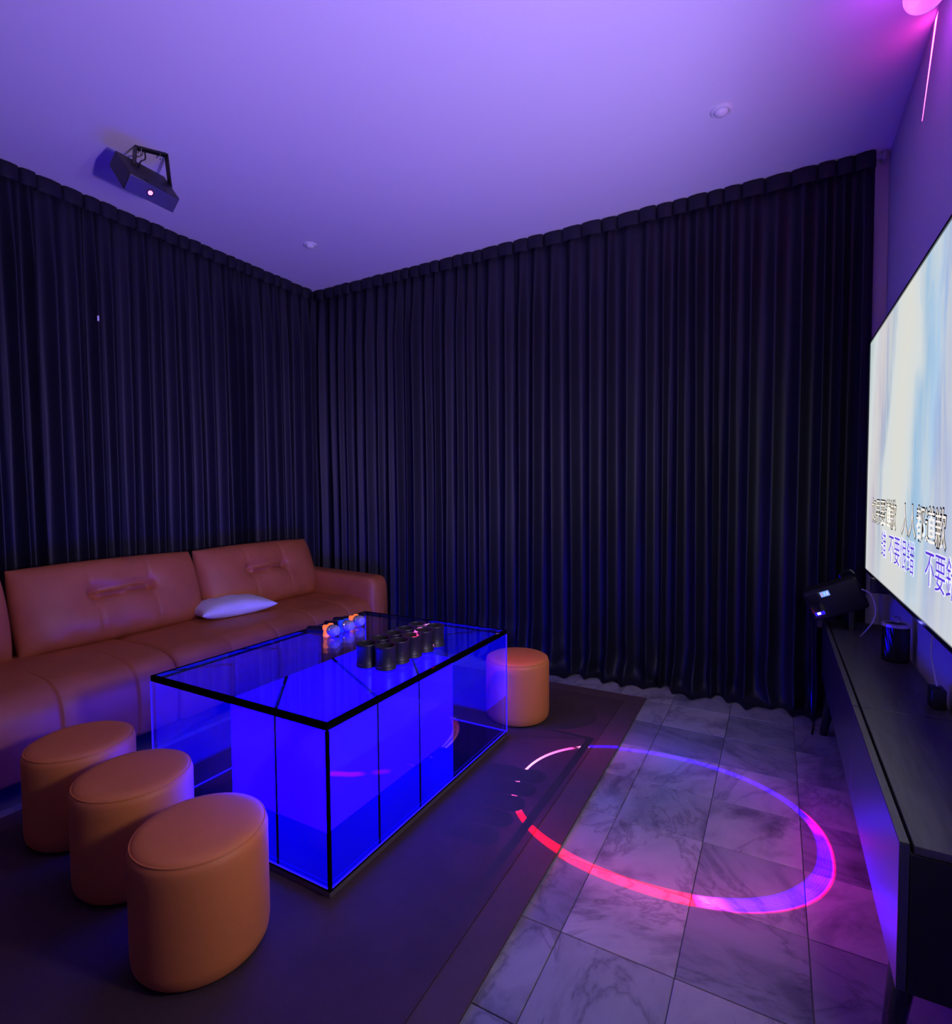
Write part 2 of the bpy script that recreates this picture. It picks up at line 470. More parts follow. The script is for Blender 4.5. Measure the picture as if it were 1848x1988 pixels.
# frame under and behind
link('frame', box_me('frame', LEATHER, -3.465 - SO.x, -3.40 - SO.x, -0.6 - SO.y, 3.2 - SO.y, 0.06, 0.66, bev=0.02, seg=3), sofa)
link('under_frame', box_me('under_frame', BLACK, -3.42 - SO.x, -2.72 - SO.x, -0.58 - SO.y, 3.15 - SO.y, 0.05, 0.30), sofa)
for (x, y) in ((-3.36, -0.4), (-2.8, -0.4), (-3.36, 1.4), (-2.8, 1.4), (-3.36, 3.1), (-2.8, 3.1)):
    link('foot', box_me('foot', BLACK, x - 0.03 - SO.x, x + 0.03 - SO.x, y - 0.03 - SO.y, y + 0.03 - SO.y, 0.0, 0.07, bev=0.004), sofa)
def arm_me():
    # slab arm: rounded cross-section, swept from the back to the rounded front end
    V = []; Fc = []; nu = 34; nv = 26
    y0, y1, z0 = 3.165, 3.372, 0.055
    for j in range(nv):
        t = j / (nv - 1); x = -3.455 + t * (0.80)
        # front end rounding
        d = max(0.0, (t - 0.88) / 0.12); sc = math.sqrt(max(0.0, 1 - d ** 2.2)); sc = max(sc, 0.02) if j == nv - 1 else sc
        zt_ = 0.612 - 0.026 * t
        cy = (y0 + y1) / 2; hw = (y1 - y0) / 2 - 0.035 * (1 - sc)
        zt2 = zt_ - 0.05 * (1 - sc)
        for i in range(nu):
            a = 2 * PI * i / nu
            cx_, sz_ = math.cos(a), math.sin(a)
            e = 0.36
            yy = math.copysign(abs(cx_) ** e, cx_) * hw
            zc, hz = (z0 + zt2) / 2, (zt2 - z0) / 2
            e2 = 0.30
            zz = zc + math.copysign(abs(sz_) ** e2, sz_) * hz
            xx = x if d == 0 else x
            V.append((xx - SO.x + 0.004 * noise.noise(Vector((x * 6, yy * 9, zz * 6))), cy + yy - SO.y, zz))
    for j in range(nv - 1):
        for i in range(nu):
            Fc.append((j * nu + i, j * nu + (i + 1) % nu, (j + 1) * nu + (i + 1) % nu, (j + 1) * nu + i))
    Fc.append(tuple(range(nu))[::-1]); Fc.append(tuple((nv - 1) * nu + i for i in range(nu)))
    return me_from('arm', V, Fc, LEATHER, True, 80)
link('arm', arm_me(), sofa)

def cushion(cy, width=0.990, hgt=0.462, seed=0):
    """tufted back cushion: two deep button dimples joined by a stitched ridge, a seam under and over each dimple"""
    nu, nv = 121, 71; V = []; hw, hh = width / 2, hgt / 2
    dl = [(-0.155, 0.035), (0.158, 0.035)]
    def shape(u, v, side):
        # u along width (toward +Y), v up
        pu, pv = abs(u) ** 5.0, abs(v) ** 3.2
        th = max(0.0, (1 - pu)) ** 0.42 * max(0.0, (1 - pv)) ** 0.40
        x = u * hw * (1 - 0.018 * v * v) ; y = v * hh * (1 - 0.04 * u * u * (1 if v > 0 else 0.4))
        d = 0.132 * th * (1 - 0.16 * (u * u * 0.8 + v * v * 0.5))
        if side > 0:
            for (a, b) in dl:
                r2 = ((x - a) / 0.020) ** 2 + ((y - b) / 0.018) ** 2
                d -= 0.050 * math.exp(-r2)
                r3 = ((x - a) / 0.085) ** 2 + ((y - b) / 0.080) ** 2
                d -= 0.030 * math.exp(-r3)
                d -= 0.0080 * math.exp(-((x - a - 0.10 * (b - y) * (1 if a < 0 else 0.6)) / 0.0060) ** 2) * (1 if th > 0.25 else 0)
            if -0.18 < x < 0.18:
                e = 1 / (1 + math.exp(-(0.165 - abs(x)) / 0.012))
                yy = y - 0.035 - 0.004 * math.sin(x * 20)
                d += e * (-0.030 * math.exp(-((yy) / 0.045) ** 2) + 0.026 * math.exp(-(yy / 0.0095) ** 2) - 0.012 * math.exp(-((yy + 0.020) / 0.006) ** 2))
            # small puckers towards the lower corners
            d += 0.006 * noise.noise(Vector((x * 6 + seed, y * 7, seed))) * th
            d += 0.007 * math.sin(x * 38 + 3 * y + seed) * math.exp(-((v + 0.86) / 0.16) ** 2) * th
            # belly sags a little: fuller towards the bottom
            d += 0.026 * th * (0.3 - v) * 0.6
        else:
            d *= 0.55
        return x, y, d * side
    for side in (1, -1):
        for j in range(nv):
            v = -1 + 2 * j / (nv - 1)
            v = math.sin(v * PI / 2)
            for i in range(nu):
                u = math.sin((-1 + 2 * i / (nu - 1)) * PI / 2)
                V.append(shape(u, v, side))
    Fc = []
    for s in range(2):
        b = s * nu * nv
        for j in range(nv - 1):
            for i in range(nu - 1):
                q = (b + j * nu + i, b + j * nu + i + 1, b + (j + 1) * nu + i + 1, b + (j + 1) * nu + i)
                Fc.append(q if s == 0 else q[::-1])
    # local (x,y,d): x->+Y, y->up (leaning back), d->+X
    tilt = math.radians(15)
    out = []
    for x, y, d in V:
        X = d * math.cos(tilt) - y * math.sin(tilt); Zz = y * math.cos(tilt) + d * math.sin(tilt)
        out.append((X - 3.335 - SO.x, cy + x - SO.y, 0.640 + Zz))
    bm = bmesh.new(); me = me_from('back_cushion', out, Fc, None, False)
    bm.from_mesh(me); bmesh.ops.remove_doubles(bm, verts=bm.verts, dist=0.0006)
    o = link('back_cushion', bm_mesh('back_cushion', bm, LEATHER, True, 80), sofa)
    bpy.data.meshes.remove(me)
    return o
for k, cy in enumerate((2.700, 1.700, 0.700, -0.28)):
    cushion(cy, seed=k * 3.3)

# white throw pillow
def throw_pillow():
    n = 49; V = []; hw, hh = 0.245, 0.165
    for s in (1, -1):
        for j in range(n):
            for i in range(n):
                u, v = math.sin((-1 + 2 * i / (n - 1)) * PI / 2), math.sin((-1 + 2 * j / (n - 1)) * PI / 2)
                th = ((1 - u * u) * (1 - v * v)) ** 0.42
                x = u * hw * (1 - 0.10 * (1 - v * v) * abs(u)); y = v * hh * (1 - 0.12 * (1 - u * u) * abs(v))
                z = s * 0.066 * th + 0.006 * th * noise.noise(Vector((x * 12, y * 12, s * 3.0)))
                if s < 0: z = max(z, -0.046)
                V.append((x, y, z + 0.046))
    Fc = []
    for s in range(2):
        b = s * n * n
        for j in range(n - 1):
            for i in range(n - 1):
                q = (b + j * n + i, b + j * n + i + 1, b + (j + 1) * n + i + 1, b + (j + 1) * n + i); Fc.append(q if s == 0 else q[::-1])
    me = me_from('x', V, Fc, None, False); bm = bmesh.new(); bm.from_mesh(me); bmesh.ops.remove_doubles(bm, verts=bm.verts, dist=0.0004)
    bpy.data.meshes.remove(me)
    r = thing('throw_pillow', 'small white rectangular pillow lying flat on the sofa seat', 'pillow', (-3.150, 2.315, 0.4445), (math.radians(0), math.radians(0), math.radians(78)))
    cotton = plain('white_cotton', (0.78, 0.77, 0.78), 0.85, var=0.04, vscale=14, bscale=500, bstr=0.15)
    link('pillow_body', bm_mesh('pillow_body', bm, cotton, True, 80), r)
    zip_pts = []
    for i in range(25):
        u = -1 + 2 * i / 24
        zip_pts.append((u * hw * 0.80, -hh * (1 - 0.12 * (1 - u * u)) * 0.985 - 0.001, 0.040))
    bm = bmesh.new(); tube(bm, zip_pts, 0.0035, 6); link('zip_seam', bm_mesh('zip_seam', bm, cotton), r)
throw_pillow()

# ------------------------------------------------------------------ round stools
def stool_proto():
    r, h = 0.172, 0.335
    root = thing('stool', '', 'stool')
    prof = [(r - 0.030, 0.006), (r - 0.012, 0.010), (r - 0.003, 0.024), (r, 0.05), (r, h - 0.055), (r + 0.0005, h - 0.030), (r - 0.003, h - 0.018), (r - 0.010, h - 0.008), (r - 0.022, h - 0.002)]
    link('upholstered_body', lathe_me('upholstered_body', STOOL_LEATHER, prof, 72), root)
    top = [(r - 0.006, h - 0.013), (r - 0.007, h - 0.009), (r - 0.020, h - 0.0005)] + [((r - 0.02) * (1 - k / 8), h + 0.0015 + 0.007 * (1 - (1 - k / 8) ** 2)) for k in range(1, 8)] + [(0.002, h + 0.0085)]
    link('seat_top', lathe_me('seat_top', STOOL_LEATHER, top, 72, False, True, angle=60), root)
    bm = bmesh.new(); tube(bm, [((r - 0.0075) * math.cos(2 * PI * k / 72), (r - 0.0075) * math.sin(2 * PI * k / 72), h - 0.0095) for k in range(73)], 0.0022, 6)
    link('piping', bm_mesh('piping', bm, STOOL_LEATHER), root)
    link('base_ring', lathe_me('base_ring', BLACK, [(r - 0.035, 0.0), (r - 0.022, 0.0), (r - 0.022, 0.012), (r - 0.035, 0.012)], 48), root)
    return root
RUGZ = 0.010
st = stool_proto()
spots = [((-1.362, 0.890), 0.2, 'nearest orange stool in the row of three at the table end'),
         ((-1.815, 0.962), 1.3, 'middle orange stool of the row of three at the table end'),
         ((-2.232, 1.002), 2.6, 'orange stool of the row of three standing closest to the sofa'),
         ((-1.225, 2.655), 3.9, 'single orange stool at the far end of the table by the curtain')]
for k, ((x, y), rz, lab) in enumerate(spots):
    o = st if k == 0 else copy_tree(st)
    o.location = (x, y, RUGZ); o.rotation_euler = (0, 0, rz); o['label'] = lab; o['group'] = 'round orange leatherette stools'

# ------------------------------------------------------------------ glowing glass table
def glass_mat(name, tint, refl_lo, refl_hi):
    m, nt, bs = new_mat(name); nt.nodes.remove(bs)
    out = nt.nodes['Material Output']
    tr = N(nt, 'ShaderNodeBsdfTransparent'); tr.inputs[0].default_value = (*tint, 1)
    gl = N(nt, 'ShaderNodeBsdfGlossy'); gl.inputs[0].default_value = (0.95, 0.95, 1, 1); gl.inputs['Roughness'].default_value = 0.015
    fr = N(nt, 'ShaderNodeLayerWeight'); fr.inputs[0].default_value = 0.5      # facing: the same from both sides of the pane
    f = MA(nt, 'MULTIPLY_ADD', MA(nt, 'POWER', fr.outputs['Facing'], 4.0), refl_hi - refl_lo, refl_lo, clamp=True)
    mx = N(nt, 'ShaderNodeMixShader'); nt.links.new(f, mx.inputs[0]); nt.links.new(tr.outputs[0], mx.inputs[1]); nt.links.new(gl.outputs[0], mx.inputs[2])
    nt.links.new(mx.outputs[0], out.inputs[0]); return m
GLASS = glass_mat('blue_tinted_glass', (0.90, 0.90, 0.98), 0.018, 0.45)
GLASS_TOP = glass_mat('blue_tinted_top_glass', (0.90, 0.90, 0.98), 0.05, 0.80)
EDGE_GLOW = emit('lit_glass_edge', (0.03, 0.01, 1.0), 0.9)  # block light caught in the glass edges, put in as emission
def block_mat():
    m, nt, bs = new_mat('glowing_blue_acrylic'); co = objco(nt)
    sp = N(nt, 'ShaderNodeSeparateXYZ'); nt.links.new(co, sp.inputs[0])
    nz = noise_tex(nt, 3.0, 2, co)
    s = MA(nt, 'MULTIPLY_ADD', nz, 0.5, 0.75)
    bs.inputs['Base Color'].default_value = (0.02, 0.02, 0.35, 1); bs.inputs['Roughness'].default_value = 0.35
    bs.inputs['Emission Color'].default_value = (0.0013, 0.0, 1.0, 1)
    nt.links.new(MA(nt, 'MULTIPLY', s, BLOCK_GAIN), bs.inputs['Emission Strength'])
    return m
BLOCK_M = block_mat()
MIRROR_BASE = plain('dark_mirror_base', (0.022, 0.022, 0.025), 0.04, metal=1.0)
TBX0, TBX1, TBY0, TBY1, TZ = -2.067, -1.165, 1.170, 2.394, 0.553
TC = Vector(((TBX0 + TBX1) / 2, (TBY0 + TBY1) / 2, RUGZ)); TZ0 = TZ - RUGZ
tb = thing('light_table', 'glass box table with a glowing blue block inside', 'table', TC)
hx, hy = (TBX1 - TBX0) / 2, (TBY1 - TBY0) / 2; GT = 0.010
PZ = 0.030
link('plinth', box_me('plinth', plain('dark_steel_plinth', (0.30, 0.26, 0.26), 0.38, metal=0.7), -hx + 0.004, hx - 0.004, -hy + 0.004, hy - 0.004, 0.0, PZ - 0.008, bev=0.002), tb)
link('base_plate', box_me('base_plate', MIRROR_BASE, -hx, hx, -hy, hy, PZ - 0.008, PZ, bev=0.001), tb)
zt0 = TZ0 - 0.012
for nm, e in (('glass_side', (-hx, hx, -hy, -hy + GT)), ('glass_side', (-hx, hx, hy - GT, hy)), ('glass_side', (hx - GT, hx, -hy + GT, hy - GT)), ('glass_side', (-hx, -hx + GT, -hy + GT, hy - GT))):
    link(nm, box_me(nm, GLASS, *e, PZ + 0.001, zt0 - 0.0095), tb)
link('glass_top', box_me('glass_top', GLASS_TOP, -hx + 0.0112, hx - 0.0112, -hy + 0.0112, hy - 0.0112, zt0, TZ0), tb)
FR = plain('matte_black_edge', (0.003, 0.003, 0.004), 0.7, spec=0.0)
for e in ((-hx - 0.001, hx + 0.001, -hy - 0.001, -hy + 0.011), (-hx - 0.001, hx + 0.001, hy - 0.011, hy + 0.001), (hx - 0.011, hx + 0.001, -hy + 0.011, hy - 0.011), (-hx - 0.001, -hx + 0.011, -hy + 0.011, hy - 0.011)):
    link('edge_trim', box_me('edge_trim', FR, *e, zt0 - 0.009, TZ0 + 0.0005), tb)
# corner posts, the near one dark, the rest glowing glass edges
for sx, sy, dark in ((1, -1, True), (-1, -1, False), (1, 1, False), (-1, 1, False)):
    r_ = 0.0048 if dark else 0.0022
    x, y = sx * (hx + 0.0008), sy * (hy + 0.0008)
    link('corner_edge', box_me('corner_edge', FR if dark else EDGE_GLOW, x - r_, x + r_, y - r_, y + r_, PZ, zt0 - 0.0092), tb)
for e in ((-hx, hx, -hy - 0.0006, -hy + 0.002), (-hx, hx, hy - 0.002, hy + 0.0006), (hx - 0.002, hx + 0.0006, -hy, hy), (-hx - 0.0006, -hx + 0.002, -hy, hy)):
    link('bottom_edge', box_me('bottom_edge', EDGE_GLOW, *e, PZ + 0.0005, PZ + 0.0045), tb)
# glowing block
BX0, BX1, BY0, BY1, BZ = -1.877 - TC.x, -1.368 - TC.x, 1.366 - TC.y, 2.215 - TC.y, 0.432 - RUGZ
blk = link('light_block', box_me('light_block', BLOCK_M, BX0, BX1, BY0, BY1, PZ + 0.001, BZ, bev=0.003, seg=2), tb)
SEAM = plain('black_seam_strip', (0.004, 0.004, 0.012), 0.6)
bw = 0.0056
def seam_v(x, y, dx, dy):
    link('seam_strip', box_me('seam_strip', SEAM, x - (bw if dx == 0 else 0.0015), x + (bw if dx == 0 else 0.0015), y - (bw if dy == 0 else 0.0015), y + (bw if dy == 0 else 0.0015), PZ + 0.002, BZ + 0.0012), blk)
def seam_t(p, q):
    p, q = Vector((*p, BZ)), Vector((*q, BZ)); d = q - p; L = d.length
    mt = Matrix.Translation((p + q) / 2) @ Matrix.Rotation(math.atan2(d.y, d.x), 4, 'Z')
    link('seam_strip', box_me('seam_strip', SEAM, -L / 2, L / 2, -bw * 1.5, bw * 1.5, -0.001, 0.0016, mat4=mt), blk)
xm = (BX0 + BX1) / 2; y1_, y2_ = BY0 + (BY1 - BY0) / 3, BY0 + 2 * (BY1 - BY0) / 3
seam_v(xm, BY0, 0, 1); seam_v(xm, BY1, 0, 1)
for yy in (y1_, y2_): seam_v(BX1, yy, 1, 0); seam_v(BX0, yy, 1, 0)
seam_t((xm, BY0), (BX0, y1_)); seam_t((BX1, y1_), (BX0, y2_)); seam_t((BX1, y2_), (xm, BY1))

# ------------------------------------------------------------------ dice cups
CUP_M = plain('black_leather_cup', (0.013, 0.013, 0.024), 0.42, var=0.1, bscale=320, bstr=0.12)
CUP_IN = plain('black_felt_lining', (0.010, 0.009, 0.012), 0.9)
def cup_proto():
    root = thing('dice_cup', '', 'cup')
    R0, Hc = 0.0415, 0.094
    prof = [(R0 - 0.004, 0.0), (R0 + 0.0005, 0.003), (R0 + 0.001, 0.010), (R0 - 0.0015, 0.013), (R0 - 0.002, 0.045), (R0 - 0.002, Hc - 0.016), (R0 - 0.0005, Hc - 0.012), (R0 + 0.001, Hc - 0.004), (R0, Hc - 0.0008), (R0 - 0.002, Hc), (R0 - 0.0045, Hc - 0.001), (R0 - 0.005, Hc - 0.004)]
    link('cup_wall', lathe_me('cup_wall', CUP_M, prof, 40, True, False, angle=50), root)
    link('lining', lathe_me('lining', CUP_IN, [(R0 - 0.0048, Hc - 0.003), (R0 - 0.0055, 0.010), (0.002, 0.008)], 40, False, True), root)
    link('stitched_band', lathe_me('stitched_band', CUP_M, [(R0 - 0.0018, 0.0125), (R0 - 0.0003, 0.0135), (R0 - 0.0003, 0.0155), (R0 - 0.0018, 0.0165)], 40, False, False), root)
    return root
cp = cup_proto()
ordw = ['nearest', 'second', 'third', 'fourth', 'farthest']
first = True
for row, X, ys, rn in ((0, -1.325, (1.650, 1.737, 1.824, 1.911, 1.998), 'row nearer the television'), (1, -1.412, (1.640, 1.727, 1.814, 1.901, 1.988), 'row nearer the sofa')):
    for k, y in enumerate(ys):
        o = cp if first else copy_tree(cp); first = False
        o.location = (X, y, TZ + 0.0006); o.rotation_euler = (0, 0, random.uniform(0, 6))
        o['label'] = f'black dice cup, {ordw[k]} of five in the {rn}'; o['group'] = 'black dice cups on the table'

# ------------------------------------------------------------------ microphones
MIC_BODY = plain('black_mic_handle', (0.03, 0.028, 0.04), 0.3, metal=0.3)
def mesh_grille():
    m, nt, bs = new_mat('silver_mesh_grille'); co = objco(nt)
    v = N(nt, 'ShaderNodeTexVoronoi'); v.inputs['Scale'].default_value = 420; nt.links.new(co, v.inputs['Vector'])
    c = ramp(nt, v.outputs['Distance'], [(0.2, (0.12, 0.12, 0.14)), (0.6, (0.40, 0.40, 0.44))])
    nt.links.new(c, bs.inputs['Base Color']); bs.inputs['Metallic'].default_value = 0.15; bs.inputs['Roughness'].default_value = 0.6
    bump(nt, bs, v.outputs['Distance'], 0.5, 0.001); return m
GRILLE = mesh_grille()
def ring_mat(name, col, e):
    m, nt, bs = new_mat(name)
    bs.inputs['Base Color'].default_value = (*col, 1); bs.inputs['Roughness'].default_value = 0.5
    bs.inputs['Emission Color'].default_value = (*col, 1); bs.inputs['Emission Strength'].default_value = e   # glow put into the ring material as emission
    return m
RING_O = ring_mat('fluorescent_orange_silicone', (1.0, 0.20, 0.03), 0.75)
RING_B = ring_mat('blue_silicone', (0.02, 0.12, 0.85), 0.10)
def mic(label, hx_, y, rz, ring, ring_s=1.0):
    R = 0.0265
    root = thing('microphone', label, 'microphone', (hx_, y, TZ + 0.0006 + 0.0285), (0, 0, rz), group='microphones on the table')
    # axis along local -X from the head at the origin; ring rests on the glass, tail drops
    tilt = math.radians(-4.0)
    Rm = Matrix.Rotation(tilt, 4, 'Y') @ Matrix.Rotation(-PI / 2, 4, 'Y')   # lathe z -> -x
    hd = [(0.004, -0.0265), (0.015, -0.0260), (0.0215, -0.0225), (0.0255, -0.014), (R, 0.0), (R, 0.012), (0.0245, 0.020)]
    link('grille_head', lathe_me('grille_head', GRILLE, hd, 36, True, True, Rm, angle=60), root)
    link('grille_band', lathe_me('grille_band', CHROME, [(0.0262, 0.004), (0.0278, 0.005), (0.0278, 0.009), (0.0262, 0.010)], 36, False, False, Rm), root)
    bd = [(0.0240, 0.019), (0.0228, 0.024), (0.0205, 0.045), (0.0190, 0.08), (0.0175, 0.12), (0.0168, 0.150), (0.0158, 0.160), (0.012, 0.165)]
    body = link('handle', lathe_me('handle', MIC_BODY, bd, 32, True, True, Rm), root)
    link('switch', box_me('switch', CHROME, 0.019, 0.023, -0.004, 0.004, 0.075, 0.095, bev=0.001, mat4=Rm), body)
    # anti-roll ring: six-lobed collar
    bm = bmesh.new(); n = 72; rings = []
    for (k0, z) in ((0, 0.024), (1, 0.0245), (1, 0.041), (0, 0.0415)):
        lst = []
        for q in range(n):
            a = 2 * PI * q / n
            lobe = 0.0310 + 0.0068 * math.cos(4 * a + PI)
            rr = 0.0225 if k0 == 0 else lobe * ring_s
            lst.append(bm.verts.new((rr * math.cos(a), rr * math.sin(a), z)))
        rings.append(lst)
    for a_, b_ in zip(rings, rings[1:]):
        for q in range(n): bm.faces.new((a_[q], a_[(q + 1) % n], b_[(q + 1) % n], b_[q]))
    bmesh.ops.transform(bm, matrix=Rm, verts=bm.verts)
    link('anti_roll_ring', bm_mesh('anti_roll_ring', bm, ring, angle=50), root)
mic('microphone with orange ring lying nearest on the glass table top', -1.842, 1.905, math.radians(2), RING_O, 1.0)
mic('microphone with blue ring lying between the two orange ringed ones', -1.842, 2.008, math.radians(-3), RING_B, 1.0)
mic('farthest microphone with orange ring and silver head on the table', -1.862, 2.108, math.radians(3), RING_O, 1.0)

# ------------------------------------------------------------------ television
TVX, TVY0, TVY1, TVZ0, TVZ1 = 0.390, 1.285, 3.288, 0.832, 1.955
tv = thing('television', 'very large flat television showing a karaoke video with lyrics', 'television', (TVX + 0.03, (TVY0 + TVY1) / 2, TVZ0))
TO = tv.location
def tvbox(nm, mat, x0, x1, y0, y1, z0, z1, par=tv, bev=0.0):
    return link(nm, box_me(nm, mat, x0 - TO.x, x1 - TO.x, y0 - TO.y, y1 - TO.y, z0 - TO.z, z1 - TO.z, bev=bev), par)
bz = 0.009
def screen_mat():
    m, nt, bs = new_mat('karaoke_picture'); co = objco(nt)
    sp = N(nt, 'ShaderNodeSeparateXYZ'); nt.links.new(co, sp.inputs[0])
    nw = noise_tex(nt, 1.6, 4, co, 0.5, 0.4)
    vs_ = N(nt, 'ShaderNodeMapping'); vs_.inputs['Scale'].default_value = (1, 3.0, 0.55); nt.links.new(co, vs_.inputs[0])
    ns = noise_tex(nt, 2.2, 5, vs_.outputs[0], 0.55, 0.8)
    # u: 0 at the far (left-hand) edge of the picture, 1 at the near edge
    u = MA(nt, 'MULTIPLY_ADD', sp.outputs[1], -1 / (TVY1 - TVY0), 0.5)
    uu = MA(nt, 'ADD', u, MA(nt, 'MULTIPLY', MA(nt, 'SUBTRACT', nw, 0.5), 0.22))
    zc = MA(nt, 'MULTIPLY', sp.outputs[2], 1 / (TVZ1 - TVZ0))
    uu = MA(nt, 'ADD', uu, MA(nt, 'MULTIPLY', MA(nt, 'SUBTRACT', zc, 0.45), -0.10))
    W_, CR, SB, PB, LV = (0.66, 0.71, 0.72), (0.72, 0.72, 0.66), (0.33, 0.52, 0.72), (0.30, 0.38, 0.68), (0.47, 0.44, 0.58)
    c = ramp(nt, uu, [(0.0, (0.50, 0.60, 0.62)), (0.05, W_), (0.13, (0.58, 0.52, 0.60)), (0.17, LV), (0.22, (0.38, 0.47, 0.62)), (0.27, W_), (0.38, CR), (0.47, W_), (0.52, SB), (0.60, (0.42, 0.60, 0.80)), (0.68, PB), (0.82, (0.52, 0.60, 0.78)), (1, W_)])
    cloud = ramp(nt, ns, [(0.42, (0, 0, 0)), (0.60, (1, 1, 1))])
    c = mixc(nt, MA(nt, 'MULTIPLY', cloud, 0.55), c, (0.70, 0.71, 0.66))
    # paler towards the lower edge
    lo = MA(nt, 'SUBTRACT', 1.0, MA(nt, 'MULTIPLY', zc, 4.0), clamp=True)
    c = mixc(nt, MA(nt, 'MULTIPLY', lo, 0.6), c, (0.62, 0.64, 0.66))
    bs.inputs['Base Color'].default_value = (0.01, 0.01, 0.01, 1); bs.inputs['Roughness'].default_value = 0.25
    nt.links.new(c, bs.inputs['Emission Color']); bs.inputs['Emission Strength'].default_value = TV_GAIN
    return m
tvbox('housing', BLACK, TVX + 0.004, TVX + 0.045, TVY0, TVY1, TVZ0, TVZ1, bev=0.004)
for e in ((TVY0, TVY1, TVZ0, TVZ0 + bz * 1.6), (TVY0, TVY1, TVZ1 - bz, TVZ1), (TVY0, TVY0 + bz, TVZ0 + bz * 1.6, TVZ1 - bz), (TVY1 - bz, TVY1, TVZ0 + bz * 1.6, TVZ1 - bz)):
    tvbox('bezel', BLACK_GLOSS, TVX - 0.004, TVX + 0.006, *e)
scr = tvbox('screen', screen_mat(), TVX, TVX + 0.0045, TVY0 + bz, TVY1 - bz, TVZ0 + bz * 1.6, TVZ1 - bz)
tvbox('wall_mount', SATIN, TVX + 0.045, XR - 0.001, 2.0, 2.6, 1.2, 1.6)
for y in (1.62, 2.95):
    tvbox('stand_foot', BLACK, TVX - 0.02, TVX + 0.05, y - 0.02, y + 0.02, TVZ0 - 0.055, TVZ0 + 0.01, bev=0.006)
INK_Y = emit('lyric_cream', (0.90, 0.86, 0.58), 1.0); INK_K = plain('lyric_outline', (0.01, 0.01, 0.008), 0.5)
INK_P = emit('lyric_violet', (0.085, 0.030, 0.42), 1.0); INK_W = emit('lyric_halo', (0.72, 0.74, 0.86), 1.0)
def lyric(txt, y, z, size, layers):
    for q, (mat, off) in enumerate(layers):
        cu = bpy.data.curves.new('lyric', 'FONT'); cu.body = txt; cu.size = size; cu.offset = off; cu.resolution_u = 3
        ob = bpy.data.objects.new('lyric_tmp', cu); COL.objects.link(ob)
        bpy.context.view_layer.update()
        dg = bpy.context.evaluated_depsgraph_get()
        me = bpy.data.meshes.new_from_object(ob.evaluated_get(dg))
        bpy.data.objects.remove(ob)
        X = TVX - 0.0006 - 0.0005 * q
        me.transform(Matrix(((0, 0, -1, X), (-1, 0, 0, y), (0, 1, 0, z), (0, 0, 0, 1))))
        me.transform(Matrix.Translation(-TO)); me.materials.clear(); me.materials.append(mat)
        link('lyric_text', me, scr)
try:
    LY = ((INK_K, 0.0046), (INK_Y, -0.0004)); LP = ((INK_W, 0.0030), (INK_P, -0.0008))
    lyric('如果要道歉', 3.112, 1.096, 0.118, LY); lyric('人人都道歉', 2.425, 1.090, 0.118, LY)
    lyric('錯', 2.835, 0.968, 0.116, LP); lyric('不要恨錯', 2.665, 0.968, 0.116, LP); lyric('不要錯', 2.060, 0.968, 0.116, LP)
except Exception as ex:
    print('lyrics failed', ex)

# ------------------------------------------------------------------ television cabinets
def grain(name, col):
    m, nt, bs = new_mat(name); co = objco(nt)
    mp = N(nt, 'ShaderNodeMapping'); mp.inputs['Scale'].default_value = (28, 2.2, 28); nt.links.new(co, mp.inputs[0])
    n = noise_tex(nt, 3.0, 6, mp.outputs[0], 0.6, 0.3)
    c = ramp(nt, n, [(0.3, tuple(x * 0.6 for x in col)), (0.7, tuple(x * 1.3 for x in col))])
    nt.links.new(c, bs.inputs['Base Color']); bs.inputs['Roughness'].default_value = 0.42
    bump(nt, bs, n, 0.25, 0.002); return m
OAK = grain('black_oak_grain', (0.052, 0.050, 0.055))
FRONT = plain('black_lacquer_front', (0.02, 0.02, 0.024), 0.45, spec=0.8, coat=1.0)
FRONT.node_tree.nodes['Principled BSDF'].inputs['Coat Roughness'].default_value = 0.30
CX0, CX1, CZ0, CZT = 0.220, 0.478, 0.248, 0.550
SIDE = plain('black_side_panel', (0.014, 0.013, 0.014), 0.6, spec=0.2)
def cabinet(label, y0, y1, legs):
    r = thing('tv_cabinet', label, 'cabinet', ((CX0 + CX1) / 2, (y0 + y1) / 2, 0), group='black television cabinets'); l = r.location
    def b(nm, mat, x0, x1, ya, yb, z0, z1, par=r, bev=0.0015): return link(nm, box_me(nm, mat, x0 - l.x, x1 - l.x, ya - l.y, yb - l.y, z0, z1, bev=bev), par)
    b('side_panel', SIDE, CX0 + 0.018, CX1, y0, y0 + 0.018, CZ0, CZT - 0.019); b('side_panel', SIDE, CX0 + 0.018, CX1, y1 - 0.018, y1, CZ0, CZT - 0.019)
    b('top_board', OAK, CX0 + 0.023, CX1, y0, y1, CZT - 0.018, CZT, bev=0.002)
    b('bottom_board', OAK, CX0 + 0.018, CX1, y0 + 0.018, y1 - 0.018, CZ0, CZ0 + 0.018)
    b('back_panel', BLACK, CX1 - 0.008, CX1 - 0.001, y0 + 0.018, y1 - 0.018, CZ0 + 0.018, CZT - 0.019)
    n = 2 if y1 - y0 > 1 else 1; wd = (y1 - y0) / n
    for k in range(n):
        d = b('door', FRONT, CX0, CX0 + 0.017, y0 + k * wd + 0.0015, y0 + (k + 1) * wd - 0.0015, CZ0, CZT - 0.002)
        b('top_lip', OAK, CX0 + 0.0005, CX0 + 0.0165, y0 + k * wd + 0.002, y0 + (k + 1) * wd - 0.002, CZT - 0.002, CZT + 0.0003, par=d, bev=0)
    for (x, y, sx, sy) in legs:
        bm = bmesh.new()
        lathe(bm, [(0.015, 0.0), (0.017, 0.004), (0.028, 0.23), (0.030, CZ0)], 20)
        for v in bm.verts:
            k = 1 - v.co.z / CZ0; v.co.x += x - l.x - sx * 0.035 * k; v.co.y += y - l.y + sy * 0.03 * k
        link('leg', bm_mesh('leg', bm, BLACK_GLOSS), r)
